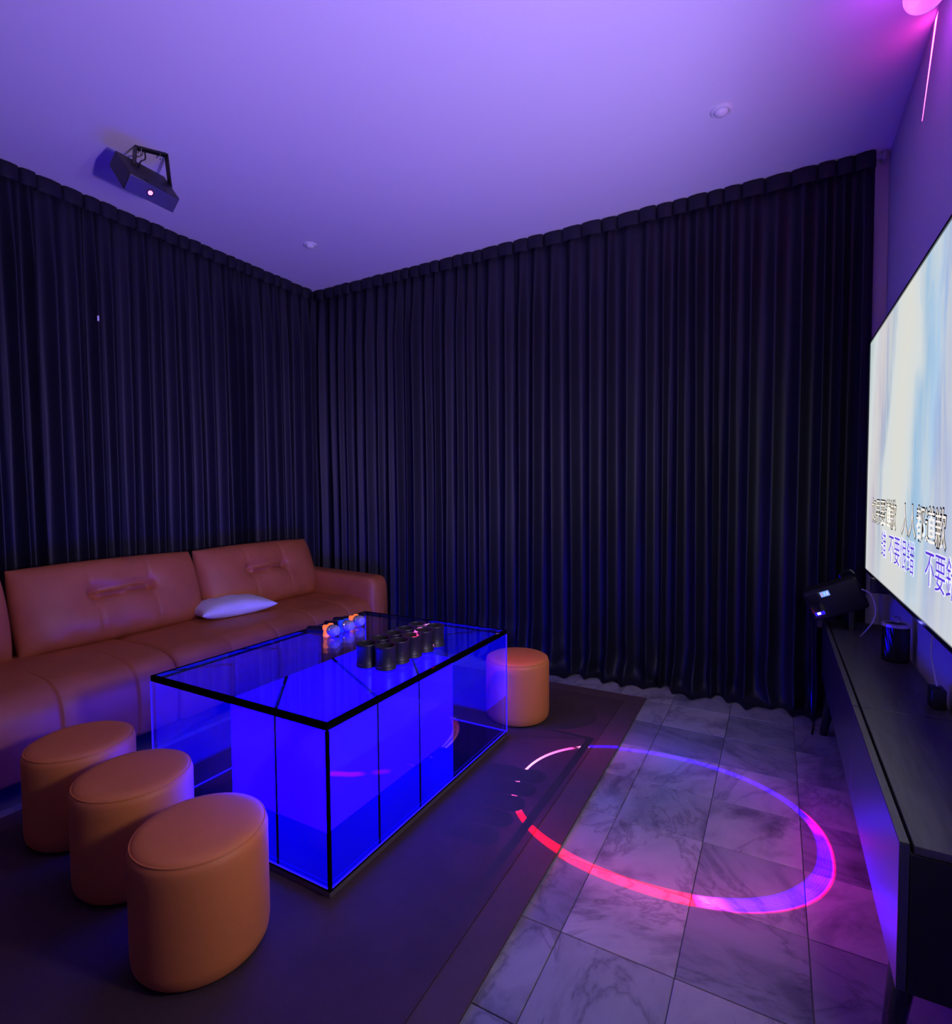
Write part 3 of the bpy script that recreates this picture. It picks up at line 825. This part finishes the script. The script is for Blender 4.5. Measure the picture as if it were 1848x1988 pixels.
cabinet('near black oak television cabinet, its end face towards the viewer', 1.310, 2.072, ((0.262, 1.45, 1, -1), (0.44, 1.40, 0, -1), (0.43, 1.98, 0, 0)))
cabinet('longer black oak television cabinet reaching to the back curtain', 2.076, 3.372, ((0.43, 2.18, 0, 0), (0.255, 3.16, 1, 1), (0.44, 3.26, 0, 1)))

# ------------------------------------------------------------------ things on the cabinet
# tilted portable speaker with blue lamp
def speaker_box():
    a = math.radians(-24)
    r = thing('portable_speaker', 'dark boxy device with glowing blue lamp and bright sticker, leaning up', 'speaker', (0.255, 3.215, CZT))
    c = Matrix.Translation((0.005, 0, 0.148)) @ Matrix.Rotation(math.radians(-4), 4, 'Z') @ Matrix.Rotation(a, 4, 'Y')
    def b(nm, mat, *e, bev=0.0, par=r, seg=3): return link(nm, box_me(nm, mat, *e, bev=bev, seg=seg, mat4=c), par)
    body = b('speaker_body', plain('speaker_black', (0.008, 0.008, 0.010), 0.55, spec=0.25, bscale=200, bstr=0.1), -0.12, 0.12, -0.085, 0.085, -0.075, 0.075, bev=0.014)
    b('control_panel', BLACK_GLOSS, -0.112, -0.05, -0.0865, -0.080, -0.060, 0.060, bev=0.002)
    b('blue_lamp', emit('blue_lamp_glow', (0.25, 0.25, 1.0), 6.0), -0.096, -0.080, -0.089, -0.084, -0.046, -0.034, bev=0.002)
    b('lamp_window', emit('blue_window_glow', (0.03, 0.01, 0.8), 0.6), -0.106, -0.062, -0.0875, -0.084, -0.050, -0.032, bev=0.002)
    lb = b('sticker', emit('lit_display', (0.16, 0.32, 0.62), 0.9), -0.048, -0.008, -0.0875, -0.083, 0.030, 0.056)
    for k, cc in enumerate(((0.50, 0.36, 0.40), (0.30, 0.60, 0.80), (0.55, 0.60, 0.75))):
        b('display_icon', emit('display_icon_%d' % k, cc, 0.9), -0.045 + k * 0.012, -0.037 + k * 0.012, -0.0884, -0.0874, 0.034, 0.052, par=lb)
    bm = bmesh.new(); tube(bm, [c @ Vector(p) for p in smooth_path([(0.06, -0.01, 0.070), (0.065, -0.01, 0.10), (0.09, -0.01, 0.108), (0.115, -0.01, 0.10), (0.12, -0.01, 0.05)], 6)], 0.006, 10)
    link('carry_handle', bm_mesh('carry_handle', bm, BLACK_GLOSS), r)
    off = Vector(r.location)
    link('signal_cable', tube_me('signal_cable', plain('white_cable', (0.55, 0.53, 0.55), 0.4), [Vector(p) - off for p in ((0.36, 3.14, 0.76), (0.385, 3.05, 0.752), (0.395, 2.98, 0.70), (0.385, 2.96, 0.65), (0.365, 2.99, 0.60), (0.35, 3.05, 0.5535))], 0.0028), r)
    for x in (-0.06, 0.07):
        link('prop_foot', box_me('prop_foot', BLACK, x - 0.012, x + 0.012, -0.05, 0.05, 0.0, 0.085 + (x + 0.06) * 0.42, bev=0.003), r)
speaker_box()
tag(link('hanging_cable', tube_me('hanging_cable', BLACK_GLOSS, [(0.165, 3.345, 0.548), (0.172, 3.350, 0.45), (0.178, 3.345, 0.30), (0.175, 3.325, 0.12), (0.18, 3.28, 0.012), (0.178, 3.23, 0.006), (0.170, 3.16, 0.006)], 0.0045)), 'glossy black cable hanging past the far cabinet end to the floor', 'cable')
# ribbed canister with pale rim
def canister():
    r = thing('canister', 'black canister with slanted ribs and a pale metal rim', 'canister', (0.425, 2.70, CZT + 0.0005))
    bm = bmesh.new(); n = 96; rings = []
    for j in range(13):
        z = 0.012 + 0.126 * j / 12; tw = 0.7 * j / 12
        rings.append([bm.verts.new(((0.0445 + 0.0016 * math.cos(20 * (2 * PI * k / n) + 20 * tw)) * math.cos(2 * PI * k / n), (0.0445 + 0.0016 * math.cos(20 * (2 * PI * k / n) + 20 * tw)) * math.sin(2 * PI * k / n), z)) for k in range(n)])
    for a_, b_ in zip(rings, rings[1:]):
        for k in range(n): bm.faces.new((a_[k], a_[(k + 1) % n], b_[(k + 1) % n], b_[k]))
    link('ribbed_body', bm_mesh('ribbed_body', bm, BLACK_GLOSS, angle=60), r)
    link('canister_base', lathe_me('canister_base', BLACK, [(0.044, 0.0), (0.047, 0.003), (0.047, 0.012), (0.044, 0.013)], 40), r)
    link('rim', lathe_me('rim', plain('pale_metal_rim', (0.78, 0.76, 0.72), 0.3, metal=0.6), [(0.044, 0.137), (0.048, 0.139), (0.0475, 0.149), (0.038, 0.152), (0.037, 0.146)], 48, False, False), r)
    link('lid', lathe_me('lid', BLACK, [(0.0375, 0.147), (0.030, 0.149), (0.002, 0.150)], 40, False, True), r)
    bm = bmesh.new(); tube(bm, [(0.014 * math.cos(a), 0.004, 0.165 + 0.012 * math.sin(a)) for a in [2 * PI * k / 24 for k in range(25)]], 0.0022, 8)
    link('lid_ring', bm_mesh('lid_ring', bm, CHROME), r)
canister()
def adapter():
    r = thing('power_adapter', 'black plug-in power adapter standing by the wall', 'power adapter', (0.452, 2.185, CZT + 0.0005))
    link('adapter_body', box_me('adapter_body', BLACK, -0.019, 0.019, -0.03, 0.03, 0, 0.062, bev=0.005, seg=3), r)
    link('socket', box_me('socket', BLACK_GLOSS, -0.008, 0.008, -0.012, 0.012, 0.062, 0.067, bev=0.001), r)
    link('lead', tube_me('lead', plain('pale_lead', (0.50, 0.46, 0.46), 0.4), [(0, 0, 0.066), (-0.004, 0.02, 0.10), (-0.008, 0.05, 0.16), (0.0, 0.07, 0.22), (0.01, 0.06, 0.30)], 0.0026), r)
adapter()

# ------------------------------------------------------------------ ceiling laser projector
LZ = Vector((-2.792, 1.631, 2.80))
LROT = Matrix.Rotation(-1.683, 4, 'Z') @ Matrix.Rotation(-0.821, 4, 'X') @ Matrix.Rotation(-0.091, 4, 'Y')
LENS_LOCAL = Vector((0.012, 0.118, 0.002))
lp = thing('laser_projector', 'black ceiling-hung laser projector with a glowing pink lens', 'projector', (-2.823, 1.677, H))
LB = Matrix.Translation(LZ - lp.location) @ LROT
hwl, hdl, hhl = 0.237 / 2, 0.219 / 2, 0.082 / 2
def lb(nm, mat, *e, bev=0.0, par=lp): return link(nm, box_me(nm, mat, *e, bev=bev, mat4=LB), par)
body = lb('projector_body', SATIN, -hwl, hwl, -hdl, hdl, -hhl, hhl, bev=0.004)
lb('front_plate', plain('brushed_dark_plate', (0.10, 0.095, 0.11), 0.4, metal=0.6), -hwl + 0.002, hwl - 0.002, hdl - 0.001, hdl + 0.003, -hhl + 0.002, hhl - 0.002, bev=0.001)
lb('slot_plate', SATIN, -0.05, 0.04, hdl - 0.03, hdl + 0.004, hhl - 0.002, hhl + 0.004, bev=0.001)
LENS_M4 = LB @ Matrix.Translation((LENS_LOCAL.x, hdl + 0.003, LENS_LOCAL.z)) @ Matrix.Rotation(-PI / 2, 4, 'X')
link('lens_bezel', lathe_me('lens_bezel', BLACK, [(0.011, 0.0), (0.0165, 0.0), (0.0165, 0.003), (0.0125, 0.004), (0.011, 0.003)], 28, False, False, LENS_M4), lp)
link('lens', lathe_me('lens', emit('laser_aperture', (1.0, 0.12, 0.75), 5.0), [(0.0115, 0.0005), (0.009, 0.002), (0.001, 0.003)], 24, True, True, LENS_M4), lp)
# yoke: side knobs at the body, a U-shaped strap up to the ceiling
cp0 = LB @ Vector((-hwl - 0.006, 0.0, 0.012)); cp1 = LB @ Vector((0.062, -0.02, hhl + 0.002))
top0 = Vector((-0.025, -0.057, -0.008)); top1 = Vector((0.047, 0.058, -0.008))
if (cp0 - top0).length > (cp0 - top1).length: top0, top1 = top1, top0
bm = bmesh.new()
def strap(bm, p, q, wdt, thk, side):
    d = (q - p).normalized(); s = (side - d * side.dot(d)).normalized(); t_ = d.cross(s)
    vv = []
    for c_ in (p, q):
        for a_, b_ in ((-1, -1), (1, -1), (1, 1), (-1, 1)): vv.append(bm.verts.new(c_ + s * a_ * wdt / 2 + t_ * b_ * thk / 2))
    for k in range(4): bm.faces.new((vv[k], vv[(k + 1) % 4], vv[4 + (k + 1) % 4], vv[4 + k]))
    bm.faces.new(vv[3::-1]); bm.faces.new(vv[4:])
sd = Vector((1, 0, 0.0))
strap(bm, cp0, top0 + Vector((0, 0, 0.004)), 0.026, 0.006, sd); strap(bm, cp1, top1 + Vector((0, 0, 0.004)), 0.026, 0.006, sd); strap(bm, top0, top1, 0.028, 0.010, sd)
link('yoke', bm_mesh('yoke', bm, BLACK, False), lp)
for s in (-1,):
    km = LB @ Matrix.Translation((s * (hwl + 0.008), 0.0, 0.012)) @ Matrix.Rotation(s * PI / 2, 4, 'Y')
    link('knob', lathe_me('knob', BLACK, [(0.012, 0.0), (0.014, 0.003), (0.014, 0.012), (0.010, 0.014)], 18, mat4=km), lp)
for yv in (-0.035, 0.035):
    link('bolt', lathe_me('bolt', CHROME, [(0.004, -0.036), (0.004, -0.012), (0.0075, -0.012), (0.0075, -0.004)], 12, mat4=Matrix.Translation((0.011 + yv * 0.62, yv, 0))), lp)
link('supply_cable', tube_me('supply_cable', BLACK, [LB @ Vector((0.03, -0.05, hhl)), LB @ Vector((0.035, -0.04, hhl + 0.03)), (-0.004, -0.02, -0.05), (-0.008, -0.022, -0.004)], 0.0035), lp)

# the laser light itself: a point source whose beam pattern draws the ring (directions only)
LENS_W = lp.location + LB @ Vector((LENS_LOCAL.x, hdl + 0.012, LENS_LOCAL.z))
ld = bpy.data.lights.new('laser_beam', 'POINT'); ld.energy = LASER_POWER; ld.shadow_soft_size = 0.0; ld.color = (1, 1, 1)
lo = bpy.data.objects.new('laser_beam', ld); COL.objects.link(lo); lo.parent = lp; lo.location = LENS_W - lp.location
ld.use_nodes = True
def laser_nodes():
    nt = ld.node_tree; em = nt.nodes['Emission']
    tc = N(nt, 'ShaderNodeTexCoord'); sp = N(nt, 'ShaderNodeSeparateXYZ'); nt.links.new(tc.outputs['Normal'], sp.inputs[0])
    dx, dy, dz = sp.outputs
    lz = LENS_W.z
    k = MA(nt, 'DIVIDE', lz, MA(nt, 'MAXIMUM', MA(nt, 'MULTIPLY', dz, -1.0), 0.02))
    fx = MA(nt, 'MULTIPLY_ADD', dx, k, LENS_W.x); fy = MA(nt, 'MULTIPLY_ADD', dy, k, LENS_W.y)
    px = MA(nt, 'DIVIDE', MA(nt, 'SUBTRACT', fx, -0.394), 0.553); py = MA(nt, 'DIVIDE', MA(nt, 'SUBTRACT', fy, 2.142), 0.455)
    P_ = 2.2
    rho = MA(nt, 'POWER', MA(nt, 'ADD', MA(nt, 'POWER', MA(nt, 'ABSOLUTE', px), P_), MA(nt, 'POWER', MA(nt, 'ABSOLUTE', py), P_)), 1 / P_)
    th = MA(nt, 'FRACT', MA(nt, 'ADD', MA(nt, 'DIVIDE', MA(nt, 'ARCTAN2', py, px), 2 * PI), 1.0))
    RED, BLU, PUR, PNK, WHT, K = (1, 0.0, 0.004), (0.004, 0.0, 1.0), (0.014, 0.0, 1.0), (1, 0.10, 0.45), (1, 0.45, 0.75), (0, 0, 0)
    MG = (0.22, 0.0, 0.55)
    d = lambda a: a / 360.0
    col = ramp(nt, th, [(0, PUR), (d(12), (0.03, 0.0, 0.9)), (d(20), MG), (d(27), BLU), (d(131), BLU), (d(133), WHT), (d(136), WHT), (d(136.8), K), (d(139), K), (d(140), PNK), (d(172), WHT), (d(200), PNK), (d(212), (1, 0.05, 0.25)), (d(219), RED), (d(225.5), RED), (d(226), K), (d(229), K), (d(229.5), RED), (d(290), RED), (d(293), (0.5, 0.02, 0.8)), (d(300), PUR)])
    wid = ramp(nt, th, [(0, (0.040,) * 3), (d(30), (0.026,) * 3), (d(90), (0.036,) * 3), (d(135), (0.022,) * 3), (d(175), (0.012,) * 3), (d(225), (0.030,) * 3), (d(250), (0.050,) * 3), (d(300), (0.058,) * 3), (d(330), (0.060,) * 3), (1, (0.040,) * 3)])
    ad = MA(nt, 'ABSOLUTE', MA(nt, 'SUBTRACT', rho, 1.0))
    q = MA(nt, 'DIVIDE', ad, wid)
    band = MA(nt, 'SUBTRACT', 1.0, MA(nt, 'POWER', q, 6.0), clamp=True)
    lines = MA(nt, 'MULTIPLY_ADD', MA(nt, 'SINE', MA(nt, 'MULTIPLY', MA(nt, 'SUBTRACT', rho, 1.0), 420.0)), 0.32, 0.68)
    band = MA(nt, 'MULTIPLY', band, lines)
    # red fringe on the outer side of the right-hand half
    out_ = MA(nt, 'SUBTRACT', rho, MA(nt, 'ADD', 1.0, wid))
    fr = MA(nt, 'SUBTRACT', 1.0, MA(nt, 'DIVIDE', MA(nt, 'ABSOLUTE', out_), 0.011), clamp=True)
    fmask = ramp(nt, th, [(0, (0.35, 0.0, 0.03)), (d(22), (0.45, 0.0, 0.06)), (d(34), K), (d(285), K), (d(300), (0.05, 0.0, 0.01)), (1, (0.25, 0.0, 0.02))])
    # soft spill either side of the beam figure
    spill = MA(nt, 'MULTIPLY', MA(nt, 'EXPONENT', MA(nt, 'MULTIPLY', ad, -3.2)), 0.017)
    spc = ramp(nt, th, [(0, (0.9, 0.02, 0.8)), (d(40), (0.5, 0.02, 0.9)), (d(90), (0.08, 0.04, 1)), (d(140), (0.7, 0.06, 0.6)), (d(190), (0.25, 0.05, 0.8)), (d(250), (0.5, 0.01, 0.16)), (d(310), (0.9, 0.03, 0.7)), (1, (0.9, 0.02, 0.8))])
    def sc(c, f):
        n = N(nt, 'ShaderNodeVectorMath', operation='SCALE'); nt.links.new(c, n.inputs[0]); setin(n, 'Scale', f); return n.outputs[0]
    def addv(a, b):
        n = N(nt, 'ShaderNodeVectorMath', operation='ADD'); nt.links.new(a, n.inputs[0]); nt.links.new(b, n.inputs[1]); return n.outputs[0]
    tot = addv(addv(sc(col, band), sc(fmask, fr)), sc(spc, spill))
    down = MA(nt, 'GREATER_THAN', MA(nt, 'MULTIPLY', dz, -1.0), 0.25)
    tot = sc(tot, down)
    # vertical stroke thrown on to the television wall near the ceiling
    kx = MA(nt, 'DIVIDE', XR - LENS_W.x, MA(nt, 'MAXIMUM', dx, 0.05))
    wy = MA(nt, 'MULTIPLY_ADD', dy, kx, LENS_W.y); wz = MA(nt, 'MULTIPLY_ADD', dz, kx, LENS_W.z)
    tt = MA(nt, 'DIVIDE', MA(nt, 'SUBTRACT', 2.965, wz), 0.245)            # 0 at the top, 1 at the bottom tip
    yc = MA(nt, 'MULTIPLY_ADD', tt, 0.185, 2.655)
    hw_ = MA(nt, 'MULTIPLY_ADD', tt, -0.020, 0.026)
    s1 = MA(nt, 'SUBTRACT', 1.0, MA(nt, 'DIVIDE', MA(nt, 'ABSOLUTE', MA(nt, 'SUBTRACT', wy, yc)), hw_), clamp=True)
    s2 = MA(nt, 'MULTIPLY', MA(nt, 'GREATER_THAN', tt, -0.07), MA(nt, 'LESS_THAN', tt, 1.0))
    stroke = MA(nt, 'MULTIPLY', MA(nt, 'MULTIPLY', s1, s2), MA(nt, 'GREATER_THAN', dx, 0.3))
    cs = N(nt, 'ShaderNodeRGB'); cs.outputs[0].default_value = (0.55, 0.02, 0.28, 1)
    tot = addv(tot, sc(cs.outputs[0], stroke))
    nt.links.new(tot, em.inputs['Color']); em.inputs['Strength'].default_value = 1.0
laser_nodes()

# ------------------------------------------------------------------ party lamp in the ceiling corner above the television
def party_lamp():
    r = thing('party_lamp', 'small glowing magenta party lamp high on the television wall', 'lamp', (0.415, 2.40, H))
    link('lamp_base', lathe_me('lamp_base', BLACK, [(0.045, 0.0), (0.045, -0.022), (0.035, -0.028)], 30), r)
    m, nt, bs = new_mat('party_dome_glow'); co = objco(nt)
    v = N(nt, 'ShaderNodeTexVoronoi'); v.inputs['Scale'].default_value = 22; nt.links.new(co, v.inputs['Vector'])
    c = ramp(nt, MA(nt, 'FRACT', MA(nt, 'MULTIPLY', v.outputs['Color'], 3.0)), [(0, (1, 0.05, 0.55)), (0.4, (1, 0.2, 0.8)), (0.6, (0.25, 0.15, 1)), (0.9, (1, 0.1, 0.25))])
    nt.links.new(c, bs.inputs['Emission Color']); bs.inputs['Emission Strength'].default_value = 1.1
    link('lamp_dome', lathe_me('lamp_dome', m, [(0.036, -0.028)] + [(0.062 * math.sin(a), -0.075 - 0.058 * math.cos(a)) for a in [PI * (0.72 - 0.07 * k) for k in range(10)]][::-1][::-1] + [(0.002, -0.134)], 36, False, True), r)
    pl = bpy.data.lights.new('party_glow', 'POINT'); pl.energy = PARTY_POWER; pl.color = (0.62, 0.03, 1.0); pl.shadow_soft_size = 0.05
    po = bpy.data.objects.new('party_glow', pl); COL.objects.link(po); po.parent = r; po.location = (-0.08, -0.02, -0.16)
party_lamp()

# ------------------------------------------------------------------ lavender fill light added to brighten the ceiling, out of view
def added_wash_fill():
    r = thing('added_wash_fill', 'added lavender fill light for the ceiling, out of view beside the viewer', 'lamp', (0.40, 0.70, 1.05))
    d = Vector((-2.25, 1.35, 1.95)).normalized(); q = d.to_track_quat('Z', 'Y').to_matrix().to_4x4()
    link('fill_can', lathe_me('fill_can', BLACK, [(0.05, -0.10), (0.075, -0.09), (0.08, 0.0), (0.074, 0.0), (0.070, -0.02)], 36, True, False, q), r)
    link('fill_lens', lathe_me('fill_lens', emit('added_wash_lens', WASH_COL, 3.0), [(0.071, -0.019), (0.002, -0.012)], 36, False, True, q), r)
    link('fill_bracket', box_me('fill_bracket', BLACK, -0.01, 0.089, -0.02, 0.02, -0.09, -0.05, bev=0.003), r)
    al = bpy.data.lights.new('added_wash_light', 'SPOT'); al.shadow_soft_size = 0.06; al.energy = WASH_POWER; al.color = WASH_COL
    al.spot_size = math.radians(112); al.spot_blend = 1.0
    ao = bpy.data.objects.new('added_wash_light', al); COL.objects.link(ao); ao.parent = r
    ao.location = d * 0.075; ao.rotation_euler = (-d).to_track_quat('Z', 'Y').to_euler()
added_wash_fill()

# ------------------------------------------------------------------ white fill light added to strengthen the television glow, out of view
def build_key_fill():
    r = thing('added_key_fill', 'added white fill light boosting the television glow, out of view', 'lamp', (0.40, 1.05, 1.30))
    d = Vector((-0.85, 0.50, -0.10)).normalized(); q = d.to_track_quat('Z', 'Y').to_matrix().to_4x4()
    link('fill_can', lathe_me('fill_can', BLACK, [(0.07, -0.07), (0.145, -0.06), (0.150, 0.0), (0.142, 0.0), (0.138, -0.01)], 40, True, False, q), r)
    link('fill_lens', lathe_me('fill_lens', emit('added_key_lens', KEY_COL, 3.0), [(0.139, -0.009), (0.002, -0.004)], 40, False, True, q), r)
    link('fill_bracket', box_me('fill_bracket', BLACK, 0.02, 0.089, -0.02, 0.02, -0.02, 0.02, bev=0.003), r)
    al = bpy.data.lights.new('added_key_light', 'AREA'); al.shape = 'DISK'; al.size = 0.26; al.energy = KEY_POWER; al.color = KEY_COL; al.spread = math.radians(150)
    ao = bpy.data.objects.new('added_key_light', al); COL.objects.link(ao); ao.parent = r
    ao.location = d * 0.004; ao.rotation_euler = (-d).to_track_quat('Z', 'Y').to_euler()
build_key_fill()
